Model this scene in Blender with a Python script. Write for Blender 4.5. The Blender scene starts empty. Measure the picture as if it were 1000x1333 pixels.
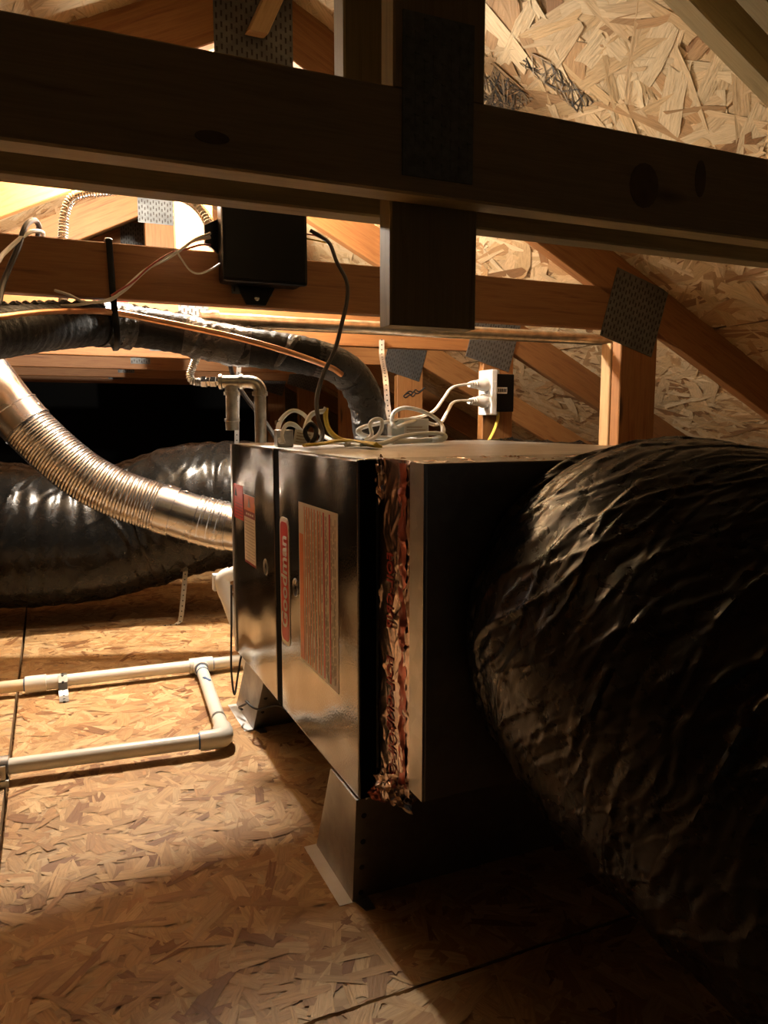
import bpy, bmesh, math, random
import numpy as np
from mathutils import Vector, Matrix
PI = math.pi
random.seed(7)
SC = bpy.context.scene
COL = SC.collection
SC.unit_settings.scale_length = 0.65  # whole scene came out oversize from the image fit; rescaled by units alone

# ------------------------------------------------------------------ camera, world, exposure
cam = bpy.data.cameras.new('camera')
cam.sensor_fit = 'VERTICAL'; cam.sensor_height = 36.0; cam.sensor_width = 27.0
cam.lens = 985.0 / 1333.0 * 36.0
cam.clip_start = 0.02
camo = bpy.data.objects.new('camera', cam); COL.objects.link(camo)
camo.location = (0, 0, 0.762)
camo.rotation_euler = (math.radians(90 - 6.86), 0, math.radians(-23.77))
SC.camera = camo
world = bpy.data.worlds.new('world'); SC.world = world; world.use_nodes = True
bg = world.node_tree.nodes['Background']
bg.inputs[0].default_value = (1.0, 0.9, 0.75, 1); bg.inputs[1].default_value = 0.006
SC.view_settings.view_transform = 'Standard'
SC.view_settings.look = 'None'
SC.view_settings.exposure = 1.5
SC.view_settings.gamma = 1.0
SC.view_settings.use_curve_mapping = False
LAMP = (0.365, 2.73, 1.60)
LAMP_STRENGTH = 980.0
LAMP2 = (0.60, 2.35, 1.21)           # unseen second lamp, inferred; added to light furnace top and floor
LAMP2_STRENGTH = 150.0
SC.cycles.diffuse_bounces = 2
FZ = -0.068                       # floor level

# ------------------------------------------------------------------ node helpers / materials
class NT:
    def __init__(s, name):
        s.m = bpy.data.materials.new(name); s.m.use_nodes = True
        s.t = s.m.node_tree; s.b = s.t.nodes['Principled BSDF']
    def n(s, typ, **kw):
        x = s.t.nodes.new(typ)
        for k, v in kw.items():
            if k in x.inputs: x.inputs[k].default_value = v
            else: setattr(x, k, v)
        return x
    def l(s, a, b): s.t.links.new(a, b)
    def ramp(s, fac, stops):
        r = s.t.nodes.new('ShaderNodeValToRGB'); e = r.color_ramp.elements
        while len(e) < len(stops): e.new(0.5)
        for q, (p, c) in zip(e, stops):
            q.position = p; q.color = (*c, 1) if len(c) == 3 else c
        s.l(fac, r.inputs[0]); return r.outputs[0]
    def mix(s, f, a, b, mode='MIX'):
        x = s.t.nodes.new('ShaderNodeMix'); x.data_type = 'RGBA'; x.blend_type = mode
        for sock, v in ((x.inputs[0], f), (x.inputs[6], a), (x.inputs[7], b)):
            if hasattr(v, 'is_output') or isinstance(v, bpy.types.NodeSocket): s.l(v, sock)
            else: sock.default_value = v if isinstance(v, (int, float)) else (*v, 1)
        return x.outputs[2]
    def map(s, src, scale, rot=(0, 0, 0)):
        m = s.n('ShaderNodeMapping'); m.inputs['Scale'].default_value = scale; m.inputs['Rotation'].default_value = rot
        s.l(src, m.inputs[0]); return m.outputs[0]
    def noise(s, vec, scale, detail=3, rough=.5, dist=0):
        x = s.n('ShaderNodeTexNoise'); x.inputs['Scale'].default_value = scale
        x.inputs['Detail'].default_value = detail; x.inputs['Roughness'].default_value = rough; x.inputs['Distortion'].default_value = dist
        if vec is not None: s.l(vec, x.inputs['Vector'])
        return x.outputs[0]
    def bump(s, h, strength, dist=.002):
        b = s.n('ShaderNodeBump'); b.inputs['Strength'].default_value = strength; b.inputs['Distance'].default_value = dist
        s.l(h, b.inputs['Height']); s.l(b.outputs[0], s.b.inputs['Normal'])
    def set(s, **kw):
        for k, v in kw.items():
            k = k.replace('_', ' ')
            if isinstance(v, bpy.types.NodeSocket): s.l(v, s.b.inputs[k])
            else: s.b.inputs[k].default_value = (*v, 1) if isinstance(v, tuple) else v
        return s

def plain(name, col, rough=.5, metal=0.0, var=.12, scale=30, bump=0, **kw):
    t = NT(name); tc = t.n('ShaderNodeTexCoord')
    n = t.noise(tc.outputs['Object'], scale, 4)
    c = t.mix(t.ramp(n, [(.3, (0, 0, 0)), (.7, (1, 1, 1))]), tuple(x * (1 - var) for x in col), tuple(min(1, x * (1 + var)) for x in col))
    t.set(Base_Color=c, Roughness=rough, Metallic=metal, **kw)
    if bump: t.bump(n, bump)
    return t.m

def wood(name, a, b, dark, rough=.6):
    t = NT(name); uv = t.n('ShaderNodeUVMap'); oi = t.n('ShaderNodeObjectInfo')
    v = t.map(uv.outputs[0], (1.2, 16, 1))
    n1 = t.noise(v, 3.0, 5, .6, .6)
    v2 = t.map(uv.outputs[0], (3, 160, 1))
    n2 = t.noise(v2, 2.0, 3)
    c = t.ramp(n1, [(.3, a), (.5, b), (.62, a), (.75, dark)])
    c = t.mix(t.ramp(n2, [(.35, (0, 0, 0)), (.75, (.35, .35, .35))]), c, dark)
    vo = t.n('ShaderNodeTexVoronoi'); vo.inputs['Scale'].default_value = 1.0
    t.l(t.map(uv.outputs[0], (1.7, 5.5, 1)), vo.inputs['Vector'])
    k = t.ramp(vo.outputs['Distance'], [(.0, (1, 1, 1)), (.07, (.8, .8, .8)), (.11, (0, 0, 0))])
    c = t.mix(k, c, tuple(x * .35 for x in dark))
    hv = t.n('ShaderNodeHueSaturation'); t.l(c, hv.inputs['Color'])
    mr = t.n('ShaderNodeMapRange'); mr.inputs[3].default_value = .85; mr.inputs[4].default_value = 1.12
    t.l(oi.outputs['Random'], mr.inputs[0]); t.l(mr.outputs[0], hv.inputs['Value'])
    t.set(Base_Color=hv.outputs[0], Roughness=rough)
    t.bump(n2, .25, .001)
    return t.m

def strand_mat(name):
    t = NT(name); at = t.n('ShaderNodeAttribute'); at.attribute_name = 'Col'
    uv = t.n('ShaderNodeUVMap')
    n1 = t.noise(t.map(uv.outputs[0], (8, 90, 1)), 2.2, 4, .6)
    n2 = t.noise(t.map(uv.outputs[0], (14, 40, 1)), 1.0, 2)
    g = t.ramp(n1, [(.25, (.72, .66, .58)), (.6, (1.08, 1.06, 1.03)), (.8, (.9, .86, .8))])
    c = t.mix(1.0, at.outputs['Color'], g, 'MULTIPLY')
    t.set(Base_Color=c, Roughness=.62)
    mx = t.n('ShaderNodeMath', operation='ADD'); t.l(n1, mx.inputs[0]); t.l(n2, mx.inputs[1])
    t.bump(mx.outputs[0], .45, .002)
    return t.m

def osb_mat(name):
    t = NT(name); tc = t.n('ShaderNodeTexCoord')
    cols = None; h = None
    for i, rot in enumerate((.4, 1.5, 2.5)):
        v = t.map(tc.outputs['Object'], (9, 38, 38), (0, 0, rot))
        vo = t.n('ShaderNodeTexVoronoi'); vo.inputs['Scale'].default_value = 1.0; t.l(v, vo.inputs['Vector'])
        c = t.ramp(vo.outputs['Color'], [(0, (.20, .11, .05)), (.4, (.42, .27, .14)), (1, (.58, .41, .23))])
        if cols is None: cols = c
        else:
            m = t.noise(t.map(tc.outputs['Object'], (6, 20, 20), (0, 0, rot)), 1.5, 1)
            cols = t.mix(t.ramp(m, [(.48, (0, 0, 0)), (.52, (1, 1, 1))]), cols, c)
        h = vo.outputs['Distance']
    t.set(Base_Color=cols, Roughness=.7); t.bump(h, .3, .003)
    return t.m

def film(name, col=(.006, .0058, .0055), rough=.27, bump=.10, scale=30, spec=.5):
    t = NT(name); tc = t.n('ShaderNodeTexCoord')
    n = t.noise(tc.outputs['Object'], scale, 6, .6, 1.2)
    n2 = t.noise(tc.outputs['Object'], 5, 3)
    t.set(Base_Color=t.mix(n2, col, tuple(x * 1.7 for x in col)), Roughness=t.ramp(n, [(.3, (rough * .8,) * 3), (.8, (rough * 1.5,) * 3)]))
    t.bump(n, bump, .01); t.set(Specular_IOR_Level=spec)
    return t.m

def galv(name, col=(.56, .56, .54), rough=.34, scale=40, bump=.04):
    t = NT(name); tc = t.n('ShaderNodeTexCoord')
    vo = t.n('ShaderNodeTexVoronoi'); vo.inputs['Scale'].default_value = scale; t.l(tc.outputs['Object'], vo.inputs['Vector'])
    sep = t.n('ShaderNodeSeparateColor'); t.l(vo.outputs['Color'], sep.inputs[0])
    n = t.noise(tc.outputs['Object'], 12, 4)
    c = t.mix(sep.outputs[0], tuple(x * .86 for x in col), col)
    c = t.mix(t.ramp(n, [(.45, (0, 0, 0)), (.8, (.5, .5, .5))]), c, tuple(x * .7 for x in col))
    t.set(Base_Color=c, Metallic=1.0, Roughness=t.ramp(n, [(.3, (rough * .85,) * 3), (.7, (rough * 1.25,) * 3)]))
    t.bump(n, bump, .004)
    return t.m

def door_paint():
    t = NT('textured_steel_paint'); tc = t.n('ShaderNodeTexCoord')
    n = t.noise(tc.outputs['Object'], 230, 2)
    n2 = t.noise(tc.outputs['Object'], 4.5, 1)
    ad = t.n('ShaderNodeMath', operation='MULTIPLY_ADD'); t.l(n2, ad.inputs[0]); ad.inputs[1].default_value = 55.0; t.l(n, ad.inputs[2])
    t.set(Base_Color=(.20, .19, .175), Metallic=.9, Roughness=.10)
    t.bump(ad.outputs[0], .22, .0016)
    return t.m

M = {}
M['fir'] = wood('fir_lumber', (.27, .105, .027), (.34, .148, .044), (.14, .048, .012))
M['fir_grey'] = wood('weathered_lumber', (.32, .235, .105), (.38, .28, .13), (.19, .125, .05))
M['fir_pale'] = wood('pale_fir_lumber', (.50, .30, .13), (.57, .36, .17), (.32, .16, .06))
M['strand'] = strand_mat('osb_strand')
M['osb'] = osb_mat('osb_base')
M['door'] = door_paint()
M['cab'] = galv('furnace_cabinet_steel', (.60, .60, .58), .36)
M['zincsheet'] = plain('zinc_flange', (.72, .74, .76), .5, .5, .06, 20)
M['galv'] = galv('galvanised_sheet', (.55, .55, .53), .36)
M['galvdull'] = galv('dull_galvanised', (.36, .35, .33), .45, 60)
M['plate'] = galv('truss_plate_steel', (.20, .20, .195), .58, 70)
M['alu'] = galv('aluminium_duct', (.50, .51, .53), .24, 30, .06)
M['platedark'] = plain('dark_green_plate', (.17, .185, .15), .6, .5, .25, 90, .4)  # darker, greenish steel for the front truss plate
M['iron'] = plain('galvanised_pipe_iron', (.50, .48, .43), .33, .95, .25, 40, .12)
M['zinc'] = galv('bright_zinc', (.72, .72, .72), .2, 80)
M['copper'] = plain('copper_tube', (.62, .33, .18), .3, 1.0, .15, 25)
M['film'] = film('black_duct_film', spec=.36)
M['film2'] = film('matt_black_duct_film', (.004, .0038, .0035), .24, .06, 30, .22)
M['foam'] = film('black_foam_insulation', (.007, .0068, .0065), .5, .4, 60, .2)
M['tape_black'] = film('black_tape', (.02, .02, .02), .3, .8, 40)
M['plastic'] = plain('black_plastic', (.004, .004, .004), .36, 0, .2, 60, Specular_IOR_Level=.22)
M['shadeblack'] = plain('shade_black', (.004, .004, .004), .8, Specular_IOR_Level=.05)  # black that paints shade on the furnace end and in the door gap
M['cordblack'] = plain('black_cord_jacket', (.012, .009, .008), .5)
M['cordwhite'] = plain('white_cord_jacket', (.86, .84, .79), .45, 0, .06)
M['wiregrey'] = plain('grey_wire', (.60, .56, .50), .45)
M['wirered'] = plain('red_wire', (.35, .05, .03), .5)
M['yellow'] = plain('yellow_cable_jacket', (.85, .62, .10), .5, 0, .08)
M['pvc'] = plain('white_pvc', (.78, .74, .66), .32, 0, .06, 8)
M['pvcold'] = plain('tan_stained_pvc', (.72, .58, .40), .4, 0, .1, 8)
M['primer'] = plain('blue_pipe_cement', (.05, .13, .30), .5)
M['white'] = plain('white_plastic', (.82, .82, .80), .4, 0, .03)
M['paleblue'] = plain('pale_blue_label', (.62, .72, .76), .5, 0, .05)
M['paper'] = plain('cream_label_paper', (.80, .70, .56), .45, 0, .06)
M['sticker'] = plain('white_sticker', (.75, .73, .68), .5, 0, .04)
M['ink'] = plain('grey_print', (.46, .36, .27), .5)
M['black'] = plain('black_print', (.015, .015, .015), .6)
M['red'] = plain('red_print', (.66, .05, .035), .4, 0, .05)
M['darkred'] = plain('dark_red_print', (.28, .03, .03), .4, 0, .05)
M['orange'] = plain('orange_print', (.80, .24, .07), .4, 0, .05)
M['foil'] = plain('crinkled_foil_tape', (.58, .46, .42), .24, 1.0, .15, 60, .25)
M['foilred'] = plain('reddish_foil_edge', (.42, .15, .13), .36, 1.0, .2, 60, .5)
M['slot'] = plain('punched_slot', (.035, .025, .018), .7)
M['clear'] = plain('grey_finger_pull', (.30, .29, .28), .12, .5)
M['walldark'] = plain('unlit_gable_black', (.006, .006, .006), .9)  # near-black colour on the gable stands in for the unlit distance
M['stain'] = plain('dark_knot', (.15, .10, .042), .6, 0, .3)
_t = NT('lamp_glass'); _t.set(Base_Color=(1, .9, .75), Emission_Color=(1.0, .90, .76), Emission_Strength=LAMP_STRENGTH); M['lamp'] = _t.m
_t = NT('added_lamp_glass'); _t.set(Base_Color=(1, .9, .75), Emission_Color=(1.0, .90, .76), Emission_Strength=LAMP2_STRENGTH); M['lamp2'] = _t.m

# ------------------------------------------------------------------ mesh builder
ORI = {}
def frame(t, up=(0, 0, 1)):
    t = Vector(t).normalized(); u = Vector(up)
    if abs(t.dot(u)) > .98: u = Vector((1, 0, 0)) if abs(t.x) < .9 else Vector((0, 1, 0))
    s = t.cross(u).normalized(); return t, s, s.cross(t).normalized()

class MB:
    def __init__(s): s.v = []; s.f = []; s.uv = []; s.hasuv = False
    def add(s, vs, fs, uvs=None):
        o = len(s.v); s.v += [tuple(v) for v in vs]; s.f += [tuple(i + o for i in f) for f in fs]
        if uvs: s.hasuv = True; s.uv += uvs
        else: s.uv += [[(0, 0)] * len(f) for f in fs]
    def box(s, lo, hi, R=None, c=None):
        vs = [Vector((x, y, z)) for x in (lo[0], hi[0]) for y in (lo[1], hi[1]) for z in (lo[2], hi[2])]
        if R is not None:
            c = Vector(c); vs = [c + R @ v for v in vs]
        s.add(vs, [(0, 1, 3, 2), (4, 6, 7, 5), (0, 4, 5, 1), (2, 3, 7, 6), (0, 2, 6, 4), (1, 5, 7, 3)]); return s
    def lumber(s, p0, p1, w, t, up, cut0=0, cut1=0, ch=.003):
        """board from p0 to p1 (centre line), w along 'up', t across; cut = end slant along up"""
        p0 = Vector(p0); p1 = Vector(p1); a = (p1 - p0).normalized(); u = Vector(up).normalized(); b = a.cross(u).normalized()
        w2, t2 = w / 2, t / 2
        sec = [(-w2 + ch, -t2), (w2 - ch, -t2), (w2, -t2 + ch), (w2, t2 - ch), (w2 - ch, t2), (-w2 + ch, t2), (-w2, t2 - ch), (-w2, -t2 + ch)]
        L = (p1 - p0).length; vs = []; 
        for e, (p, cut) in enumerate(((p0, cut0), (p1, cut1))):
            for x, y in sec: vs.append(p + u * x + b * y + a * (cut * x / w2))
        fs = []; uvs = []; ou, ov = random.random() * 7, random.random() * 7; per = 0
        for i in range(8):
            j = (i + 1) % 8; d = math.dist(sec[i], sec[j])
            fs.append((i, i + 8, j + 8, j)); uvs.append([(ou, ov + per), (ou + L, ov + per), (ou + L, ov + per + d), (ou, ov + per + d)]); per += d
        fs.append(tuple(range(8))); uvs.append([(ou + sec[i][0] * .2, ov + 3 + sec[i][1]) for i in range(8)])
        fs.append(tuple(range(15, 7, -1))); uvs.append([(ou + sec[i][0] * .2, ov + 4 + sec[i][1]) for i in range(7, -1, -1)])
        s.add(vs, fs, uvs); return s
    def tube(s, path, r, n=10, cap=True, flat=None, rfun=None):
        P = [Vector(p) for p in path]; m = len(P)
        rs = r if isinstance(r, (list, tuple, np.ndarray)) else [r] * m
        T = [(P[min(i + 1, m - 1)] - P[max(i - 1, 0)]).normalized() for i in range(m)]
        _, sd, up = frame(T[0]); vs = []
        for i in range(m):
            sd = (sd - T[i] * sd.dot(T[i])).normalized(); up = sd.cross(T[i]).normalized()
            for k in range(n):
                a = 2 * PI * k / n; c_, s_ = math.cos(a) * rs[i], math.sin(a) * rs[i]
                if flat: s_ *= flat
                vs.append(P[i] + sd * c_ + up * s_)
        fs = [(i * n + k, i * n + (k + 1) % n, (i + 1) * n + (k + 1) % n, (i + 1) * n + k) for i in range(m - 1) for k in range(n)]
        if cap: fs += [tuple(range(n - 1, -1, -1)), tuple(range((m - 1) * n, m * n))]
        s.add(vs, fs); return s
    def lathe(s, p, axis, prof, n=16):
        p = Vector(p); t, a, b = frame(axis)
        vs = []; 
        for d, r in prof:
            for k in range(n):
                q = 2 * PI * k / n; vs.append(p + t * d + (a * math.cos(q) + b * math.sin(q)) * r)
        m = len(prof)
        fs = [(i * n + k, i * n + (k + 1) % n, (i + 1) * n + (k + 1) % n, (i + 1) * n + k) for i in range(m - 1) for k in range(n)]
        fs += [tuple(range(n - 1, -1, -1)), tuple(range((m - 1) * n, m * n))]
        s.add(vs, fs); return s
    def extrude(s, poly, d):
        """poly: 3-D outline, d: thickness vector"""
        d = Vector(d); n = len(poly); a = [Vector(p) for p in poly]
        s.add(a + [p + d for p in a], [tuple(range(n)), tuple(range(2 * n - 1, n - 1, -1))] + [(i, i + n, (i + 1) % n + n, (i + 1) % n) for i in range(n)]); return s
    def build(s, name, mat, parent=None, smooth=False, bevel=0, kind=None, label=None):
        off = ORI.get(parent.name, Vector()) if parent else Vector()
        me = bpy.data.meshes.new(name)
        me.from_pydata([tuple(Vector(v) - off) for v in s.v], [], s.f)
        if s.hasuv:
            l = me.uv_layers.new(name='UVMap'); l.data.foreach_set('uv', [c for f in s.uv for q in f for c in q])
        bm = bmesh.new(); bm.from_mesh(me); bmesh.ops.recalc_face_normals(bm, faces=bm.faces)
        if bevel:
            bmesh.ops.bevel(bm, geom=[e for e in bm.edges if len(e.link_faces) == 2 and e.calc_face_angle(0) > .5], offset=bevel, segments=2, affect='EDGES', profile=.6)
        bm.to_mesh(me); bm.free()
        me.materials.append(mat)
        if smooth: me.polygons.foreach_set('use_smooth', [True] * len(me.polygons)); me.set_sharp_from_angle(angle=math.radians(38))
        o = bpy.data.objects.new(name, me); COL.objects.link(o)
        if parent: o.parent = parent
        ORI[o.name] = off
        if kind: o['kind'] = kind
        if label: o['label'] = label
        return o

def tag(o, label, cat, group=None):
    o['label'] = label; o['category'] = cat
    if group: o['group'] = group
    return o
def thing(name, loc, label, cat, group=None):
    o = bpy.data.objects.new(name, None); o.empty_display_size = .05; COL.objects.link(o); o.location = loc
    ORI[o.name] = Vector(loc); return tag(o, label, cat, group)
def cat_path(pts, n=8):
    p = [np.array(q, float) for q in pts]; p = [2 * p[0] - p[1]] + p + [2 * p[-1] - p[-2]]; out = []
    for i in range(1, len(p) - 2):
        a, b, c, d = p[i - 1:i + 3]
        for k in range(n):
            t = k / n
            out.append(.5 * (2 * b + (c - a) * t + (2 * a - 5 * b + 4 * c - d) * t * t + (3 * b - a - 3 * c + d) * t ** 3))
    out.append(p[-2]); return [tuple(map(float, q)) for q in out]
def resample(path, step):
    P = np.array(path); d = np.r_[0, np.cumsum(np.linalg.norm(np.diff(P, axis=0), axis=1))]
    n = max(2, int(d[-1] / step)); t = np.linspace(0, d[-1], n)
    return np.stack([np.interp(t, d, P[:, i]) for i in range(P.shape[1])], 1), t
def bbox_round(name, lo, hi, mat, parent, bev, **kw): return MB().box(lo, hi).build(name, mat, parent, bevel=bev, **kw)

def strands(parent, off, origin, ux, uy, un, W, H, count, lr, wr, zmax, pal, seed, ang=None):
    rs = np.random.RandomState(seed); n = count
    L = rs.uniform(*lr, n); Wd = rs.uniform(*wr, n) * (L / lr[1]) ** .3
    cx = rs.uniform(0, W, n); cy = rs.uniform(0, H, n)
    th = rs.uniform(0, PI, n) if ang is None else rs.normal(ang, .75, n)
    base = np.array([(-.5, -.42), (-.2, -.52), (.18, -.5), (.5, -.4), (.46, .1), (.52, .42), (.15, .5), (-.2, .52), (-.5, .45), (-.47, .0)])
    k = len(base)
    px = base[None, :, 0] * L[:, None] * (1 + rs.uniform(-.12, .12, (n, k))); py = base[None, :, 1] * Wd[:, None] * (1 + rs.uniform(-.28, .28, (n, k)))
    py = py + (px / L[:, None]) ** 2 * (rs.uniform(-.25, .25, n) * Wd)[:, None]
    z0 = rs.uniform(.15, 1, n) * zmax
    z = z0[:, None] + px / L[:, None] * rs.uniform(-.5, .5, n)[:, None] * zmax * .8 + py / Wd[:, None] * rs.uniform(-.6, .6, n)[:, None] * zmax * .9
    z = np.maximum(z, .0002)
    c, s = np.cos(th)[:, None], np.sin(th)[:, None]
    X = np.clip(cx[:, None] + px * c - py * s, 0, W); Y = np.clip(cy[:, None] + px * s + py * c, 0, H)
    o, ux, uy, un = (np.array(a, float) for a in (origin, ux, uy, un))
    V = (o + X[..., None] * ux + Y[..., None] * uy + z[..., None] * un - np.array(off)).reshape(-1, 3)
    me = bpy.data.meshes.new('wood_strands')
    me.vertices.add(n * k); me.loops.add(n * k); me.polygons.add(n)
    me.vertices.foreach_set('co', V.ravel()); 
    flip = np.dot(np.cross(ux, uy), un) < 0
    idx = np.arange(n * k).reshape(n, k)
    if flip: idx = idx[:, ::-1]
    me.loops.foreach_set('vertex_index', idx.ravel().astype(np.int32))
    me.polygons.foreach_set('loop_start', (np.arange(n) * k).astype(np.int32))
    me.update(calc_edges=True)
    uv = me.uv_layers.new(name='UVMap'); U = np.stack([px + rs.uniform(0, 50, n)[:, None], py + rs.uniform(0, 50, n)[:, None]], -1).reshape(-1, 2)
    uv.data.foreach_set('uv', U[idx.ravel()].ravel())
    pal = np.array(pal); p = pal[rs.choice(len(pal), n, p=PALW)] * rs.uniform(.86, 1.12, n)[:, None]
    ca = me.color_attributes.new('Col', 'FLOAT_COLOR', 'POINT')
    cc = np.ones((n * k, 4)); cc[:, :3] = np.repeat(p, k, 0); ca.data.foreach_set('color', cc.ravel())
    me.materials.append(M['strand']); me.validate(); me.update()
    ob = bpy.data.objects.new('wood_strands', me); COL.objects.link(ob); ob.parent = parent; ob['kind'] = 'stuff'
    return ob
PAL = [(.52, .33, .155), (.46, .275, .12), (.58, .39, .20), (.40, .22, .09), (.25, .115, .04)]
PALW = [.28, .24, .2, .2, .08]

PALR = [(.66, .49, .29), (.58, .41, .22), (.72, .57, .36), (.47, .29, .14), (.30, .16, .07)]
# ------------------------------------------------------------------ the setting: floor, roof sheathing, gable
floor = MB().box((-3.4, -.8, FZ - .12), (4.5, 9.6, FZ - .04)).build('floor', M['osb']); floor['kind'] = 'structure'
xs = [-3.4, -2.03, -.127, 1.77, 3.67, 4.5]
ys = [-.8, .918, 4.66, 8.4, 9.6]
g = .005; seed = 11
for i in range(len(xs) - 1):
    for j in range(len(ys) - 1):
        x0, x1, y0, y1 = xs[i] + g, xs[i + 1] - g, ys[j] + g * .7, ys[j + 1] - g * .7
        p = MB().box((x0, y0, FZ - .04), (x1, y1, FZ)).build('osb_panel', M['osb'], floor)
        vx0, vx1, vy0, vy1 = max(x0, -1.4), min(x1, 2.1), max(y0, .35), min(y1, 4.2)
        if vx1 - vx0 > .1 and vy1 - vy0 > .1:
            seed += 1; a = (vx1 - vx0) * (vy1 - vy0)
            strands(p, (0, 0, 0), (vx0, vy0, FZ), (1, 0, 0), (0, 1, 0), (0, 0, 1), vx1 - vx0, vy1 - vy0, int(a * 2100), (.035, .13), (.012, .038), .0022, PAL, seed)
SL = .5; RX = .537; RZ = 1.937; hyp = math.hypot(1, SL)
for side, name, xe in ((1, 'ceiling_right', 4.5), (-1, 'ceiling_left', -3.4)):
    d = Vector((side / hyp, 0, -SL / hyp)); nrm = Vector((-SL * side / hyp, 0, -1 / hyp)); o = Vector((RX, 0, RZ))
    Ls = abs(xe - RX) * hyp
    def q(s_, y, h): return o + d * s_ + Vector((0, y, 0)) - nrm * h
    m = MB(); m.add([q(0, -.8, .03), q(Ls, -.8, .03), q(Ls, 9.6, .03), q(0, 9.6, .03), q(0, -.8, .05), q(Ls, -.8, .05), q(Ls, 9.6, .05), q(0, 9.6, .05)],
                    [(0, 1, 2, 3), (4, 7, 6, 5), (0, 4, 5, 1), (1, 5, 6, 2), (2, 6, 7, 3), (3, 7, 4, 0)])
    roof = m.build(name, M['osb']); roof['kind'] = 'structure'
    ss = [0, 1.88, 3.76, Ls]
    for i in range(3):
        yy = [-.8, .30, 4.03, 7.8, 9.6] if i % 2 == 0 else [-.8, 2.1, 5.8, 9.6]
        for j in range(len(yy) - 1):
            s0, s1, y0, y1 = ss[i] + .004, ss[i + 1] - .004, yy[j] + .004, yy[j + 1] - .004
            if s1 - s0 < .05: continue
            m = MB(); m.add([q(s0, y0, 0), q(s1, y0, 0), q(s1, y1, 0), q(s0, y1, 0), q(s0, y0, .03), q(s1, y0, .03), q(s1, y1, .03), q(s0, y1, .03)],
                            [(0, 1, 2, 3), (4, 7, 6, 5), (0, 4, 5, 1), (1, 5, 6, 2), (2, 6, 7, 3), (3, 7, 4, 0)])
            p = m.build('osb_panel', M['osb'], roof)
            a0, a1, b0, b1 = s0, min(s1, 2.9 if side > 0 else 1.3), max(y0, .8), min(y1, 4.6)
            if a1 - a0 > .1 and b1 - b0 > .1:
                seed += 1
                strands(p, (0, 0, 0), q(a0, b0, 0), d, (0, 1, 0), nrm, a1 - a0, b1 - b0, int((a1 - a0) * (b1 - b0) * 620), (.10, .36), (.022, .075), .0045, PALR, seed, ang=1.25)
    if side > 0:
        def stain(s0, y0, W_, H_, n_, sd, a_):
            ob_ = strands(p0_, (0, 0, 0), o + d * s0 + Vector((0, y0, 0)) + nrm * .004, d, (0, 1, 0), nrm, W_, H_, n_, (.03, .11), (.002, .007), .003, [(.10, .075, .05), (.20, .15, .09), (.30, .23, .15), (.08, .08, .075), (.4, .29, .16)], sd, ang=a_)
            ob_.name = 'splintered_fibres'
        p0_ = [c for c in roof.children][1]
        stain(.60, 1.76, .15, .15, 110, 71, .9); stain(.645, 1.62, .20, .07, 55, 72, .35)
wall = MB().extrude([(-3.4, 9.6, FZ - .04), (4.5, 9.6, FZ - .04), (4.5, 9.6, .0), (RX, 9.6, RZ), (-3.4, 9.6, .0)], (0, .05, 0)).build('wall_back', M['walldark']); wall['kind'] = 'structure'

# ------------------------------------------------------------------ roof trusses
def gusset(par, c, w, h, rot=0, y=-.002, mat='plate', slot='slot'):
    """punched nail plate in the XZ plane on the camera side of a truss"""
    R = Matrix.Rotation(rot, 3, 'Y'); c = Vector((c[0], y, c[1]))
    pl = MB().box((-w / 2, -.0012, -h / 2), (w / 2, .0015, h / 2), R, c).build('gusset_plate', M[mat], par)
    m = MB(); nx = int(w / .0125); nz = int(h / .024)
    for i in range(nx):
        for j in range(nz):
            x = (i + .5) / nx * w - w / 2; z = (j + .5 + (.25 if i % 2 else -.05)) / nz * h - h / 2
            if abs(z) > h / 2 - .008: continue
            m.box((x - .0024, -.0018, z - .0068), (x + .0024, -.0011, z + .0068), R, c)
    m.build('punched_slots', M[slot], pl, kind='stuff')
    m = MB()
    for i in range(nx):
        for j in range(nz):
            x = (i + .5) / nx * w - w / 2; z = (j + .5 + (.25 if i % 2 else -.05)) / nz * h - h / 2 + .0078
            if abs(z) > h / 2 - .003: continue
            m.box((x - .0032, -.003, z - .0012), (x + .0032, -.001, z + .0012), R, c)
    m.build('tooth_rims', M[mat], pl, kind='stuff')
    return pl
TT = .045
def truss(y, label, dz=0.0, king=(.467, .607), plates=True, zc=(1.07, 1.208), pm='plate', ps='slot', wm='fir'):
    t = thing('roof_truss', (0, y, 0), label, 'truss', 'roof trusses')
    ORI[t.name] = Vector((0, 0, 0))               # parts are modelled at local y = 0
    yc = TT / 2
    MB().lumber((-.80, yc, sum(zc) / 2), (1.83, yc, sum(zc) / 2), zc[1] - zc[0], TT, (0, 0, 1)).build('collar_beam', M[wm], t)
    kx = sum(king) / 2
    MB().lumber((kx, yc, zc[1]), (kx, yc, 1.80 + dz), king[1] - king[0], TT, (1, 0, 0)).build('king_post', M[wm], t)
    vt = .14 * hyp
    for sgn, xe in ((1, 4.2), (-1, -3.1)):
        L = abs(xe - RX); zm = 1.78 + dz + vt / 2
        a = Vector((sgn, 0, -SL)).normalized(); u = Vector((sgn * SL, 0, 1)).normalized()
        m = MB(); z0 = zm; 
        m.lumber((RX, yc, z0), (xe, yc, z0 - SL * L), .14, TT, u, cut0=-.035 * 1, cut1=0)
        m.build('top_chord', M[wm], t)
        xp = RX + sgn * 1.343
        MB().lumber((xp, yc, FZ), (xp, yc, 1.78 + dz - SL * 1.343 + .012), .16, TT, (1, 0, 0), cut1=-.04 * sgn).build('web_post', M[wm], t)
        if plates: gusset(t, (RX + sgn * 1.315, 1.128 + dz), .235, .235, sgn * math.radians(16))
    if plates:
        gusset(t, (.5425, 1.81), .211, .215)
        gusset(t, (.5235 if king[0] > .44 else .50, 1.21), .112, .215, mat=pm, slot=ps)
    return t
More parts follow.
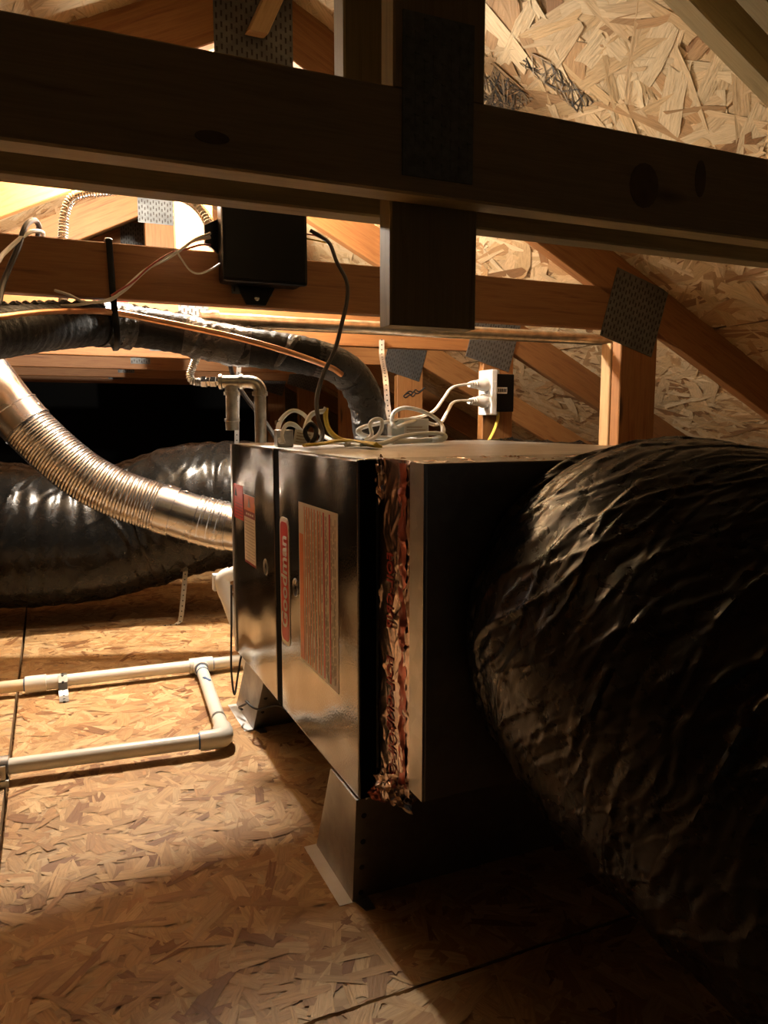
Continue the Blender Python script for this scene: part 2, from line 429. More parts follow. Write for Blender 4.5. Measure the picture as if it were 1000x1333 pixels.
def copy_tree(o, parent=None):
    c = o.copy(); COL.objects.link(c)
    if parent: c.parent = parent
    for ch in list(o.children): copy_tree(ch, c)
    return c
tr1 = truss(2.08, 'reddish truss carrying the black control box, second frame from the viewer')
for y, lab in ((2.98, 'brightly lit truss with the electrical outlet box on its right-hand post'),
               (3.90, 'truss just behind the one with the outlet, dark pencil marks on its post'),
               (4.82, 'fourth truss back, half hidden behind the one with pencil marks'),
               (5.74, 'dim truss, next but one to the dark gable wall'),
               (6.66, 'last dim truss in front of the dark gable wall')):
    c = copy_tree(tr1); c.location = (0, y, 0); c['label'] = lab
tr0 = truss(1.0, 'very dark truss whose beam crosses the whole picture in front', zc=(1.079, 1.218), king=(.455, .60), pm='platedark', ps='platedark', wm='fir_grey')
tr0b = truss(1.13, 'second ply of the front truss, just behind the large dark beam', dz=.03, king=(.432, .575), plates=False, zc=(1.079, 1.218), wm='fir_grey')
for x, z, a, b in ((.205, 1.115, .022, .008), (.90, 1.14, .03, .035), (1.02, 1.165, .012, .03)):
    k = MB().extrude([(x + a * math.cos(i * PI / 8), -.0008, z + b * math.sin(i * PI / 8)) for i in range(16)], (0, .002, 0)).build('knot', M['stain'], tr0)
# loose lumber
o = MB().lumber((.55, 1.078, .905), (.55, 1.078, 1.215), .148, .042, (1, 0, 0)).build('wood_block', M['fir_grey']); tag(o, 'short upright board hanging below the dark front beam', 'board')
o = MB().lumber((1.868, 2.155, FZ), (1.868, 2.155, 1.03), .14, .05, (1, 0, 0)).build('wood_stud', M['fir_pale']); tag(o, 'pale stud standing tight behind the post of the control box truss', 'stud')
o = MB().lumber((.535, 2.025, 1.745), (.60, 2.0, 1.885), .05, .05, (1, 0, 0)).build('wood_brace', M['fir_pale']); tag(o, 'short pale stick of wood in front of the peak plate', 'brace')
# pencil marks on the far post, red tag
m = MB()
sc = [(1.90, 3.8985, .915), (1.925, 3.8985, .93), (1.945, 3.8985, .922), (1.96, 3.8985, .938), (1.985, 3.8985, .928), (2.02, 3.8985, .95)]
sc = [(x - .05, y, z) for x, y, z in sc]
m.tube(cat_path(sc + [(x - .012, y, z - .012) for x, y, z in reversed(sc)] + [(x, y, z - .022) for x, y, z in sc[:4]], 4), .0035, 5)
o = m.build('pencil_mark', M['black']); tag(o, 'dark scribbled marking on the far post beside the white cords', 'marking')
o = bbox_round('red_tag', (.18, 2.972, 1.15), (.29, 2.98, 1.20), M['red'], None, .002); tag(o, 'small red tag on the bright beam above the black tube', 'tag')

# ------------------------------------------------------------------ lamp
lampt = thing('light_bulb', (LAMP[0], LAMP[1], RZ - abs(LAMP[0] - RX) * SL), 'bare glowing bulb in a lamp holder under the ridge', 'lamp')
zr = RZ - abs(LAMP[0] - RX) * SL
MB().lathe((LAMP[0], LAMP[1], zr - .004), (0, 0, -1), [(0, .06), (.02, .06), (.03, .03), (zr - LAMP[2] - .055, .028)], 20).build('lamp_holder', M['white'], lampt, True)
prof = [(-.045, .016), (-.03, .02), (-.012, .034), (.01, .042), (.028, .036), (.04, .02), (.044, .004)]
MB().lathe(LAMP, (0, 0, -1), prof, 20).build('bulb', M['lamp'], lampt, True)

wl = thing('added_light', LAMP2, 'unseen second lamp, inferred and added behind the reddish beam', 'lamp')
MB().tube(cat_path([(LAMP2[0] + .03, 2.126, 1.17), (LAMP2[0] + .03, 2.17, 1.20), (LAMP2[0] + .02, 2.27, 1.28), (LAMP2[0], LAMP2[1], LAMP2[2] + .07)], 6), .006, 8).build('clamp_arm', M['plastic'], wl, True)
MB().lathe((LAMP2[0], LAMP2[1], LAMP2[2] + .03), (0, 0, 1), [(0, .016), (.03, .016), (.045, .006)], 14).build('socket', M['plastic'], wl, True)
MB().lathe(LAMP2, (0, 0, -1), [(-.035, .012), (-.02, .02), (.0, .028), (.018, .024), (.028, .010)], 18).build('bulb', M['lamp2'], wl, True)

# ------------------------------------------------------------------ furnace
XF = .446
fur = thing('furnace', (.85, 1.57, FZ), 'grey metal furnace lying horizontally with red warning label', 'furnace')
bbox_round('cabinet', (XF + .012, 1.115, .128), (1.25, 2.03, .703), M['cab'], fur, .004)
m = MB(); m.box((XF + .002, 1.112, .135), (XF + .03, 1.1155, .70)); m.build('end_shade_strip', M['shadeblack'], fur)  # black strip paints the shadow on the cabinet's end face
MB().box((XF + .001, 1.5742, .129), (XF + .013, 1.6138, .7025)).build('gap_shade_strip', M['shadeblack'], fur)  # black strip paints the shade in the gap between the doors
d1 = bbox_round('burner_door', (XF, 1.117, .130), (XF + .014, 1.574, .7015), M['door'], fur, .004)
d2 = bbox_round('blower_door', (XF, 1.614, .130), (XF + .014, 2.030, .7015), M['door'], fur, .004)
MB().box((XF - .003, 2.012, .132), (XF + .01, 2.032, .70)).build('corner_trim', M['cab'], fur)
def decal(name, y0, y1, z0, z1, mat, par, lift=.0006, label=None):
    return MB().box((XF - lift, y0, z0), (XF + .001, y1, z1)).build(name, mat, par, label=label)
# warning label (columns of print; image left = larger y)
ly0, ly1, lz0, lz1 = 1.209, 1.432, .283, .604
decal('warning_label', ly0, ly1, lz0, lz1, M['paper'], d1, .0006, 'cream label with orange and red rules')
W_ = ly1 - ly0
decal('orange_band', ly1 - .13 * W_, ly1 - .02 * W_, lz0 + .006, lz1 - .062, M['orange'], d1, .0010)
m = MB()
for f0, f1 in ((.16, .175), (.225, .245), (.285, .305), (.355, .37), (.43, .45), (.515, .535), (.575, .59)):
    m.box((XF - .0010, ly1 - f1 * W_, lz0 + .006), (XF, ly1 - f0 * W_, lz1 - .006))
m.build('orange_rules', M['orange'], d1)
m = MB()
for f0, f1 in ((.655, .685), (.80, .83)): m.box((XF - .0010, ly1 - f1 * W_, lz0 + .006), (XF, ly1 - f0 * W_, lz1 - .006))
m.build('red_rules', M['red'], d1)
m = MB(); rr = random.Random(3)
for c in (.202, .265, .328, .398, .472, .55, .62, .71, .735, .76, .85, .88, .91, .94):
    z = lz1 - .012
    while z > lz0 + .02:
        L = rr.uniform(.006, .02)
        if c * 0 == 0 and rr.random() < .82: m.box((XF - .0011, ly1 - (c + .004) * W_, z - L), (XF, ly1 - c * W_, z))
        z -= L + .004
m.build('small_print', M['ink'], d1, kind='stuff')
# brand badge
def rrect(y0, y1, z0, z1, r, x):
    pts = []
    for cy, cz, a0 in ((y1 - r, z1 - r, 0), (y0 + r, z1 - r, 90), (y0 + r, z0 + r, 180), (y1 - r, z0 + r, 270)):
        for k in range(6):
            a = math.radians(a0 + 18 * k); pts.append((x, cy + r * math.cos(a), cz + r * math.sin(a)))
    return pts
MB().extrude(rrect(1.501, 1.568, .284, .560, .020, XF - .0012), (.002, 0, 0)).build('badge_rim', M['paper'], d1)
MB().extrude(rrect(1.5075, 1.5615, .2935, .5505, .015, XF - .0018), (.002, 0, 0)).build('brand_badge', M['red'], d1)
def text(body, size, bold=0):
    cu = bpy.data.curves.new('t', 'FONT'); cu.body = body; cu.size = size; cu.align_x = 'CENTER'; cu.align_y = 'CENTER'; cu.extrude = .0004; cu.offset = bold
    cu.resolution_u = 3
    ob = bpy.data.objects.new('t', cu); COL.objects.link(ob)
    dg = bpy.context.evaluated_depsgraph_get(); dg.update()
    me = bpy.data.meshes.new_from_object(ob.evaluated_get(dg)); bpy.data.objects.remove(ob); return me
def lettering(name, body, size, mat, par, fn, bold=0, kx=1.0):
    me = text(body, size, bold)
    for v in me.vertices: v.co = fn(v.co.x * kx, v.co.y, v.co.z)
    me.materials.clear(); me.materials.append(mat)
    ob = bpy.data.objects.new(name, me); COL.objects.link(ob); ob.parent = par
    off = ORI.get(par.name, Vector())
    me.transform(Matrix.Translation(-off)); ORI[ob.name] = off; return ob
ORI[d1.name] = Vector((.85, 1.57, FZ)); ORI[d2.name] = Vector((.85, 1.57, FZ))
lettering('badge_lettering', 'Goodman', .058, M['sticker'], d1, lambda x, y, z: Vector((XF - .0024 - z, 1.533 + y, .422 + x)), .0011, .86)
def finger_pull(y, z, par):
    MB().lathe((XF + .001, y, z), (-1, 0, 0), [(0, .0195), (.0015, .0195), (.0025, .018), (.0012, .016), (.001, .004)], 24).build('finger_pull', M['clear'], par, True)
    
finger_pull(1.462, .424, d1); finger_pull(1.695, .425, d2)
# labels on the blower door
decal('hazard_label', 1.907, 2.010, .507, .597, M['red'], d2, .0007, 'red label with warning triangles')
m = MB()
for cy in (1.985,):
    m.extrude([(XF - .0011, cy + .014, .566), (XF - .0011, cy - .014, .566), (XF - .0011, cy, .588)], (.001, 0, 0))
m.build('warning_triangle', M['black'], d2)
m = MB()
for k in range(5): m.box((XF - .0011, 1.915, .514 + .008 * k), (XF, 1.998 - .006 * (k % 2), .5165 + .008 * k))
m.build('small_print', M['darkred'], d2, kind='stuff')
decal('notice_label', 1.785, 1.896, .405, .579, M['paper'], d2, .0007, 'cream notice with red header')
decal('label_header', 1.786, 1.895, .540, .578, M['orange'], d2, .0010)
MB().extrude([(XF - .0014, 1.855, .549), (XF - .0014, 1.826, .549), (XF - .0014, 1.8405, .573)], (.001, 0, 0)).build('warning_triangle', M['ink'], d2)
decal('label_header_strip', 1.786, 1.895, .523, .540, M['darkred'], d2, .0010)
decal('label_footer', 1.786, 1.895, .405, .411, M['darkred'], d2, .0010)
m = MB()
for k in range(13): m.box((XF - .0011, 1.793, .4185 + .0078 * k), (XF, 1.889 - .01 * (k % 3 == 1), .4205 + .0078 * k))
m.build('small_print', M['ink'], d2, kind='stuff')
m = MB()
for k in range(4): m.box((XF - .0013, 1.80 + .02 * k, .529), (XF, 1.814 + .02 * k, .534))
m.build('header_print', M['paper'], d2, kind='stuff')
# legs
def leg(ya, yb, ta, tb, xo):
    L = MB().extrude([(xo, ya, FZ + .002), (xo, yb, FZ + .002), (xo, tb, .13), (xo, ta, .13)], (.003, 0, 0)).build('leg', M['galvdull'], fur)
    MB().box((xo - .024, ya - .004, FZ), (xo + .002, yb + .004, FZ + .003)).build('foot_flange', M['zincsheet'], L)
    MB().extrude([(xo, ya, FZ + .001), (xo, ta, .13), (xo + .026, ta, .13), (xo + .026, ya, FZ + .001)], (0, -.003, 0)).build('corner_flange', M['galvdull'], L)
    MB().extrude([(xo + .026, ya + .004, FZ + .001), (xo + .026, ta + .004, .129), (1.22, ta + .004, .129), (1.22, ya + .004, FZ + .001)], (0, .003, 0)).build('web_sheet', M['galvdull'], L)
    for k in range(4):
        f = .09 + .25 * k; MB().lathe((xo + .015, ya + (ta - ya) * f - .001, FZ + (.13 - FZ) * f), (0, -1, 0), [(0, .0055), (.0025, .005), (.003, .003)], 8).build('screw', M['black'], L)
    MB().extrude([(xo + .003, ya, FZ + .002), (xo + .03, ya, FZ + .002), (xo + .03, ya - .035, FZ + .002), (xo + .012, ya - .035, FZ + .002)], (0, 0, .002)).build('floor_tab', M['galvdull'], L)
    ORI[L.name] = ORI[fur.name]
leg(1.142, 1.333, 1.122, 1.247, .442)
leg(1.938, 2.135, 1.80, 1.985, .466)

# ------------------------------------------------------------------ supply plenum with foil tape
PX = .478
ple = thing('supply_plenum', (.85, 1.03, .205), 'dark square metal plenum box between furnace and large black duct', 'duct box')
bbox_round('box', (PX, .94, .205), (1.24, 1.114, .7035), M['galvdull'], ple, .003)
MB().box((PX - .003, .941, .206), (PX + .002, .985, .703)).build('seam_edge', M['galv'], ple)
def crinkle(u, v, s):
    rs = np.random.RandomState(s); h = np.zeros_like(u)
    for _ in range(170):
        a = rs.uniform(-.9, .9) + (PI / 2 if rs.rand() < .3 else 0); cu, cv = rs.rand() * u.max(), rs.rand() * v.max()
        al = (u - cu) * math.cos(a) + (v - cv) * math.sin(a); ac = -(u - cu) * math.sin(a) + (v - cv) * math.cos(a)
        h += rs.uniform(-.6, 1) * np.exp(-(al / rs.uniform(.01, .04)) ** 2 - (ac / rs.uniform(.0015, .005)) ** 2)
    return h
def sheet(o, U, V, N, nu, nv, amp, seed, rag=.004):
    o, U, V, N = map(np.array, (o, U, V, N)); lu, lv = np.linalg.norm(U), np.linalg.norm(V)
    a, b = np.meshgrid(np.linspace(0, 1, nu), np.linspace(0, 1, nv), indexing='ij')
    h = crinkle(a * lu, b * lv, seed) * amp + .0012
    rs = np.random.RandomState(seed); e = np.convolve(rs.uniform(-1, 1, nu + 4), np.ones(3) / 3, 'same')[2:-2] * rag / lv
    b2 = b + np.outer(e, np.linspace(-1, 1, nv)); h = np.maximum(h, .0005)
    P = o + a[..., None] * U + b2[..., None] * V + h[..., None] * N; m = MB()
    P = P.reshape(-1, 3); lo = (P - h.reshape(-1, 1) * N)
    m.add([tuple(p) for p in P], [(i * nv + j, (i + 1) * nv + j, (i + 1) * nv + j + 1, i * nv + j + 1) for i in range(nu - 1) for j in range(nv - 1)])
    return m
tape = sheet((PX - .001, 1.103, .19), (0, 0, .515), (0, -.118, 0), (-1, 0, 0), 190, 50, .0019, 5, .0015).build('foil_tape', M['foil'], ple, True, label='crumpled coppery foil tape strip')
ORI[tape.name] = ORI[ple.name]
sheet((PX - .0012, 1.022, .20), (0, 0, .50), (0, -.026, 0), (-1, 0, 0), 110, 8, .003, 8, .002).build('tape_edge', M['foilred'], tape, True)
sheet((PX - .002, 1.078, .70), (.74, 0, 0), (0, -.115, 0), (0, 0, 1), 190, 30, .0042, 15, .012).build('foil_tape', M['foil'], ple, True, label='crumpled foil strip along the top seam')
def tape_text(body, zc, yc, size=.03):
    lettering('tape_lettering', body, size, M['red'], tape, lambda x, y, z: Vector((PX - .0042 - z, yc + y, zc - x)), .0004, .9)
tape_text('FOIL-GRIP', .50, 1.052); tape_text('FOIL-GRIP', .335, 1.052); tape_text('FOIL-GR', .235, 1.045)
def wad(c, r, seed, sc):
    bm = bmesh.new(); bmesh.ops.create_icosphere(bm, subdivisions=4, radius=1)
    rs = np.random.RandomState(seed); D = rs.normal(size=(40, 3)); D /= np.linalg.norm(D, axis=1)[:, None]; A = rs.uniform(-.28, .28, 40)
    m = MB(); vs = []
    for v in bm.verts:
        p = np.array(v.co); k = 1 + float(np.sum(A * np.exp(-((D @ p - 1) / .02) ** 2 * .25))) + .18 * math.sin(9 * p[2] + 5 * p[0]) * math.sin(8 * p[1])
        vs.append(tuple(np.array(c) + p * k * r * np.array(sc)))
    m.add(vs, [[v.index for v in f.verts] for f in bm.faces]); bm.free(); return m
wad((PX + .004, 1.055, .178), .036, 3, (.7, 1.3, .8)).build('tape_wad', M['foil'], ple, True)
wad((PX - .004, 1.095, .150), .020, 4, (.8, 1.2, .7)).build('tape_wad', M['foilred'], ple, True)
wad((PX + .004, 1.098, .668), .022, 6, (.6, 1.0, 1.7)).build('tape_wad', M['foil'], ple, True)

# ------------------------------------------------------------------ wrinkled black ducts
def duct_mesh(pts, rad, nu, step, nw, seed, phi=(1.25, .35), amp=.012, coil=.004, pitch=.075, lw=(.05, .22), ww=(.006, .02)):
    path = cat_path([list(p) + [r] for p, r in zip(pts, rad)], 14)
    Q, s = resample(path, step); P = Q[:, :3]; R = Q[:, 3]; m = len(P)
    T = np.gradient(P, axis=0); T /= np.linalg.norm(T, axis=1)[:, None]
    up = np.array([0, 0, 1.0]); S_ = np.zeros_like(P); U_ = np.zeros_like(P)
    sd = np.cross(T[0], up); sd /= np.linalg.norm(sd)
    for i in range(m):
        sd = sd - T[i] * (sd @ T[i]); sd /= np.linalg.norm(sd); S_[i] = sd; U_[i] = np.cross(sd, T[i])
    ang = np.linspace(0, 2 * PI, nu, endpoint=False)
    A, S = np.meshgrid(ang, s); RR = np.repeat(R[:, None], nu, 1)
    h = coil * np.sin(S / pitch * 2 * PI + A * .5) * .5
    rs = np.random.RandomState(seed)
    for _ in range(nw):
        a0 = rs.uniform(0, 2 * PI); s0 = rs.uniform(0, s[-1]); f = rs.normal(*phi)
        L = rs.uniform(*lw); w = rs.uniform(*ww)
        da = ((A - a0 + PI) % (2 * PI) - PI) * RR; ds = S - s0
        al = ds * math.cos(f) + da * math.sin(f); ac = -ds * math.sin(f) + da * math.cos(f) + .02 * np.sin(al / .05 + a0)
        h += amp * rs.uniform(-.5, 1) * (w / ww[1]) * np.exp(-(al / L) ** 2 - (ac / w) ** 2)
    RRh = RR + h
    V = P[:, None, :] + S_[:, None, :] * (np.cos(A) * RRh)[..., None] + U_[:, None, :] * (np.sin(A) * RRh)[..., None]
    V[..., 2] = np.maximum(V[..., 2], FZ + .002)
    mb = MB(); mb.add([tuple(p) for p in V.reshape(-1, 3).tolist()],
        [(i * nu + k, i * nu + (k + 1) % nu, (i + 1) * nu + (k + 1) % nu, (i + 1) * nu + k) for i in range(m - 1) for k in range(nu)] + [tuple(range(nu - 1, -1, -1)), tuple(range((m - 1) * nu, m * nu))])
    return mb
big = thing('flexible_duct', (.8, .6, FZ), 'huge wrinkled black flexible duct bending down in the right foreground', 'duct')
duct_mesh([(.80, .905, .455), (.793, .80, .452), (.805, .66, .415), (.84, .50, .36), (.90, .34, .32), (1.0, .18, .30)],
          [.252, .288, .30, .302, .30, .30], 480, .0026, 760, 21, phi=(1.36, .10), amp=.0040, coil=.0015, lw=(.10, .42), ww=(.0016, .0046)).build('duct_sleeve', M['film'], big, True)
duct_mesh([(.80, .946, .455), (.80, .932, .455), (.80, .915, .455), (.80, .895, .455), (.80, .87, .455)], [.243, .258, .266, .262, .25], 260, .003, 220, 5, phi=(1.35, .2), amp=.006, coil=0, lw=(.02, .1), ww=(.002, .007)).build('sleeve_collar', M['film'], big, True)

bk = thing('flexible_duct', (.2, 3.3, FZ), 'long black flexible duct lying behind the silver vent pipe', 'duct')
duct_mesh([(2.6, 2.62, .35), (2.2, 2.66, .44), (1.75, 2.70, .47), (1.40, 2.80, .46), (1.05, 3.02, .44), (.867, 3.12, .425), (.687, 3.20, .41), (.537, 3.25, .39), (.356, 3.32, .335), (.173, 3.34, .285), (-.031, 3.37, .29), (-.2, 3.39, .305), (-.45, 3.42, .32), (-1.0, 3.43, .33)],
          [.2, .21, .215, .22, .235, .25, .265, .275, .272, .265, .285, .295, .295, .295], 260, .008, 420, 31, phi=(1.15, .35), amp=.011, lw=(.06, .22), ww=(.005, .012)).build('duct_sleeve', M['film2'], bk, True)

# ------------------------------------------------------------------ silver vent pipe
VENT = [(-.42, 2.87, 1.40), (-.327, 2.875, 1.202), (-.237, 2.862, 1.007), (-.142, 2.826, .853), (-.055, 2.794, .732), (.079, 2.739, .596), (.195, 2.70, .522), (.303, 2.669, .479), (.387, 2.639, .449), (.471, 2.609, .421),  # vent, line-set and cord points mostly unprojected from image pixels at chosen depths
        (.562, 2.566, .398), (.64, 2.50, .385), (.685, 2.38, .378), (.695, 2.2, .375), (.695, 2.03, .375)]
VP, VS = resample(cat_path(VENT, 16), .0022)
def vidx(p): return int(np.argmin(np.linalg.norm(VP - np.array(p), axis=1)))
vt = thing('vent_pipe', (.1, 2.2, .4), 'silver flexible metal vent pipe curving down to the furnace end', 'vent pipe')
def vseg(name, a, b, rf, mat, n=40, smooth=True):
    i, j = vidx(a) if not isinstance(a, int) else a, vidx(b) if not isinstance(b, int) else b
    P = VP[i:j + 1]; rs_ = [rf(k * .0022, len(P) * .0022) for k in range(len(P))]
    return MB().tube([tuple(p) for p in P], rs_, n).build(name, mat, vt, smooth)
i0, i1 = vidx((-.075, 2.80, .755)), vidx((.345, 2.654, .464))
vseg('rigid_pipe', 0, i0 - 10, lambda s, L: .081, M['alu'])
vseg('upper_sleeve', i0 - 26, i0 + 8, lambda s, L: .0845 + (.0025 if s < .005 or s > L - .006 else 0), M['alu'])
vseg('flexible_hose', i0, i1, lambda s, L: .0825 + .0013 * math.sin(2 * PI * s / .0100), M['alu'])
vseg('lower_sleeve', i1 - 8, i1 + 18, lambda s, L: .086 if s > .008 else .083, M['alu'])
vseg('elbow_segment', i1 + 16, i1 + 54, lambda s, L: .0815, M['alu'])
for k in range(4): vseg('elbow_segment', i1 + 52 + 14 * k, i1 + 67 + 14 * k, lambda s, L: .0838 - .0015 * (s > L - .009) + (.0022 if s < .005 else 0), M['alu'])
vseg('outlet_collar', i1 + 108, len(VP) - 1, lambda s, L: .080, M['alu'])
def vscrew(idx, a):
    p, t = Vector(VP[idx]), Vector(VP[idx + 1] - VP[idx - 1]).normalized(); _, s, u = frame(t)
    d = s * math.cos(a) + u * math.sin(a)
    MB().lathe(p + d * .0825, d, [(0, .006), (.004, .006), (.0055, .003)], 8).build('screw', M['zinc'], vt, True)
for idx in (i0 - 6, i1 + 3, i1 + 28, i1 + 72):
    for a in (2.5, 3.6, 1.4): vscrew(idx, a)

# ------------------------------------------------------------------ refrigerant line set
LS = [(-1.5, .88, .69), (-1.1, 1.02, .75), (-.62, 1.22, .82), (-.30, 1.47, .87), (-.172, 1.692, .914), (-.086, 1.845, .948), (.023, 2.033, .985), (.166, 2.183, 1.014), (.325, 2.222, 1.006), (.486, 2.191, .975), (.657, 2.157, .955), (.772, 2.147, .929), (.847, 2.141, .886), (.883, 2.138, .815), (.894, 2.134, .734), (.894, 2.10, .66), (.894, 2.03, .645)]
LS = [(x, y - .02 if z > .9 else y, z) for x, y, z in LS]
LP, LSs = resample(cat_path(LS, 14), .004)
ls = thing('refrigerant_line', (.3, 2.1, .9), 'thick black insulated tube sagging under the reddish beam', 'pipe')
def lidx(x): return int(np.argmin(np.abs(LP[:, 0] - x)))
rl = random.Random(2)
MB().tube([tuple(p) for p in LP], [.054 - .010 * max(0, min(1, (i - lidx(.7)) / 60)) + .0012 * math.sin(i * .8) * math.sin(i * .13) for i in range(len(LP))], 28).build('insulation', M['foam'], ls, True)
def wrap(i0, i1, r, seed, name='tape_wrap'):
    P = LP[i0:i1]; rs = np.random.RandomState(seed); n = 36; m = MB()
    mb = MB().tube([tuple(p) for p in P], r, n)
    T = np.gradient(P, axis=0)
    V = np.array(mb.v).reshape(len(P), n, 3); C = P[:, None, :]; h = np.zeros((len(P), n)); I, K = np.meshgrid(np.arange(len(P)), np.arange(n), indexing='ij')
    for _ in range(40):
        a, b, f = rs.uniform(0, len(P)), rs.uniform(0, n), rs.uniform(.3, 1.1)
        dk = (K - b + n / 2) % n - n / 2; di = I - a
        al = di * math.cos(f) + dk * math.sin(f); ac = -di * math.sin(f) + dk * math.cos(f)
        h += rs.uniform(-.003, .006) * np.exp(-(al / rs.uniform(3, 9)) ** 2 - (ac / rs.uniform(.7, 1.4)) ** 2)
    V = C + (V - C) * (1 + h / r)[..., None]; mb.v = [tuple(p) for p in V.reshape(-1, 3).tolist()]
    return mb.build(name, M['tape_black'], ls, True)
wrap(lidx(.125), lidx(.215), .0575, 3); wrap(lidx(.60), len(LP) - 14, .0525, 4); wrap(lidx(.36), lidx(.54), .0555, 6)
# ragged slit along the top of the insulation
m = MB()
for i in range(10, lidx(.60), 7):
    p = Vector(LP[i]); t = Vector(LP[i + 1] - LP[i - 1]).normalized(); _, s, u = frame(t)
    q = p + u * .051 - s * (.012 + rl.uniform(-.01, .01)); a = rl.uniform(.3, .8); L = rl.uniform(.02, .035)
    d = t * math.cos(a) + s * math.sin(a) * .5
    m.tube([tuple(q - d * L), tuple(q + u * .006), tuple(q + d * L)], [.002, .007, .002], 6)
m.build('torn_flaps', M['tape_black'], ls, True, kind='stuff')
CP = [(-1.5, .81, .73), (-1.1, .95, .785), (-.62, 1.14, .85), (-.29, 1.40, .89), (-.163, 1.624, .934), (-.081, 1.78, .97), (.007, 1.944, 1.006), (.095, 2.062, 1.029), (.163, 2.117, 1.037), (.273, 2.15, 1.027), (.471, 2.118, .99), (.614, 2.085, .952), (.735, 2.085, .915), (.78, 2.10, .895)]
MB().tube(cat_path([(x, y - .026, z) for x, y, z in CP], 8), .0085, 12).build('copper_tube', M['copper'], ls, True, label='bare copper tube')
o = MB().tube(cat_path([(.157, 2.15, 1.20), (.158, 2.135, 1.2145), (.158, 2.105, 1.2155), (.159, 2.076, 1.2155), (.160, 2.066, 1.205), (.162, 2.070, 1.16), (.164, 2.070, 1.09), (.168, 2.083, 1.04), (.171, 2.084, 1.00), (.172, 2.10, .964), (.172, 2.15, .948), (.172, 2.20, .965)], 6), .008, 8, flat=.35)
o = o.build('hanging_strap', M['plastic'], None, True); tag(o, 'black strap looped over the reddish beam holding the insulated tube', 'strap')

# ------------------------------------------------------------------ gas piping
gas = thing('gas_pipe', (1.1, 2.2, 1.06), 'long galvanised pipe running level under the reddish beam', 'pipe')
MB().tube([(.43, 2.2, 1.046), (1.85, 2.2, 1.05)], .0205, 18).build('pipe', M['iron'], gas, True)
MB().lathe((.455, 2.2, 1.046), (-1, 0, 0), [(0, .027), (.02, .027), (.026, .024), (.05, .022)], 16).build('end_fitting', M['iron'], gas, True)
gt = thing('gas_fitting', (.5, 2.2, .7), 'metal pipe fittings with ribbed connector above the furnace end', 'pipe fitting')
P, S = resample(cat_path([(.42, 2.205, 1.02), (.412, 2.235, .985), (.402, 2.262, .945), (.389, 2.268, .912), (.383, 2.268, .892), (.391, 2.263, .877), (.414, 2.255, .875)], 10), .0012)
MB().tube([tuple(p) for p in P], [.0112 + .0013 * math.sin(2 * PI * s / .006) for s in S], 16).build('ribbed_connector', M['galv'], gt, True)
ax = Vector((.155, -.066, 0)).normalized(); p0 = Vector((.410, 2.255, .875))
MB().lathe(p0, ax, [(0, .012), (.004, .017), (.018, .018), (.02, .014), (.028, .014), (.03, .0165), (.045, .0165), (.047, .012), (.06, .012)], 6).build('union_nut', M['zinc'], gt)
MB().lathe(p0 + ax * .055, ax, [(0, .0225), (.008, .0225), (.010, .0185), (.058, .0185), (.060, .0225), (.069, .0225)], 18).build('tee', M['iron'], gt, True)
c = p0 + ax * .089
MB().lathe(c + Vector((0, 0, -.012)), (0, 0, -1), [(0, .0185), (.016, .0185), (.017, .0225), (.026, .0225)], 18).build('tee_outlet', M['iron'], gt, True)
MB().lathe(c + Vector((0, 0, -.036)), (0, 0, -1), [(0, .0175), (.072, .0175)], 16).build('drip_leg', M['iron'], gt, True)
MB().lathe(c + Vector((0, 0, -.106)), (0, 0, -1), [(0, .0225), (.008, .0225), (.009, .020), (.034, .019)], 16).build('drip_cap', M['iron'], gt, True)
e0 = p0 + ax * .122; ee = e0 + ax * .05
MB().tube(cat_path([e0, e0 + ax * .02, e0 + ax * .038 + Vector((0, 0, -.005)), ee + Vector((0, 0, -.02)), ee + Vector((0, 0, -.035))], 5), .0185, 16).build('elbow', M['iron'], gt, True)
MB().lathe(ee + Vector((0, 0, -.028)), (0, 0, -1), [(0, .0225), (.012, .0225), (.013, .0175), (.20, .0175)], 16).build('riser', M['iron'], gt, True)
b = ee + Vector((0, 0, -.225))
MB().tube(cat_path([b, b + Vector((0, -.01, -.02)), b + Vector((0, -.05, -.03)), Vector((b.x, 2.028, b.z - .03))], 5), .0185, 14).build('elbow', M['iron'], gt, True)

# metal conduit
P, S = resample(cat_path([(.06, 2.978, 1.13), (.06, 2.8, 1.12), (.061, 2.55, 1.16), (.062, 2.457, 1.245), (.065, 2.463, 1.296), (.072, 2.468, 1.356), (.09, 2.466, 1.401), (.124, 2.453, 1.418), (.19, 2.425, 1.425), (.313, 2.372, 1.432), (.394, 2.275, 1.386), (.42, 2.202, 1.336), (.428, 2.135, 1.285), (.432, 2.07, 1.268)], 10), .0013)
o = MB().tube([tuple(p) for p in P], [.0135 + .0016 * math.sin(2 * PI * s / .0085) for s in S], 14).build('flexible_conduit', M['zinc'], None, True); tag(o, 'ribbed silver conduit arching over the beam into the black box', 'conduit')

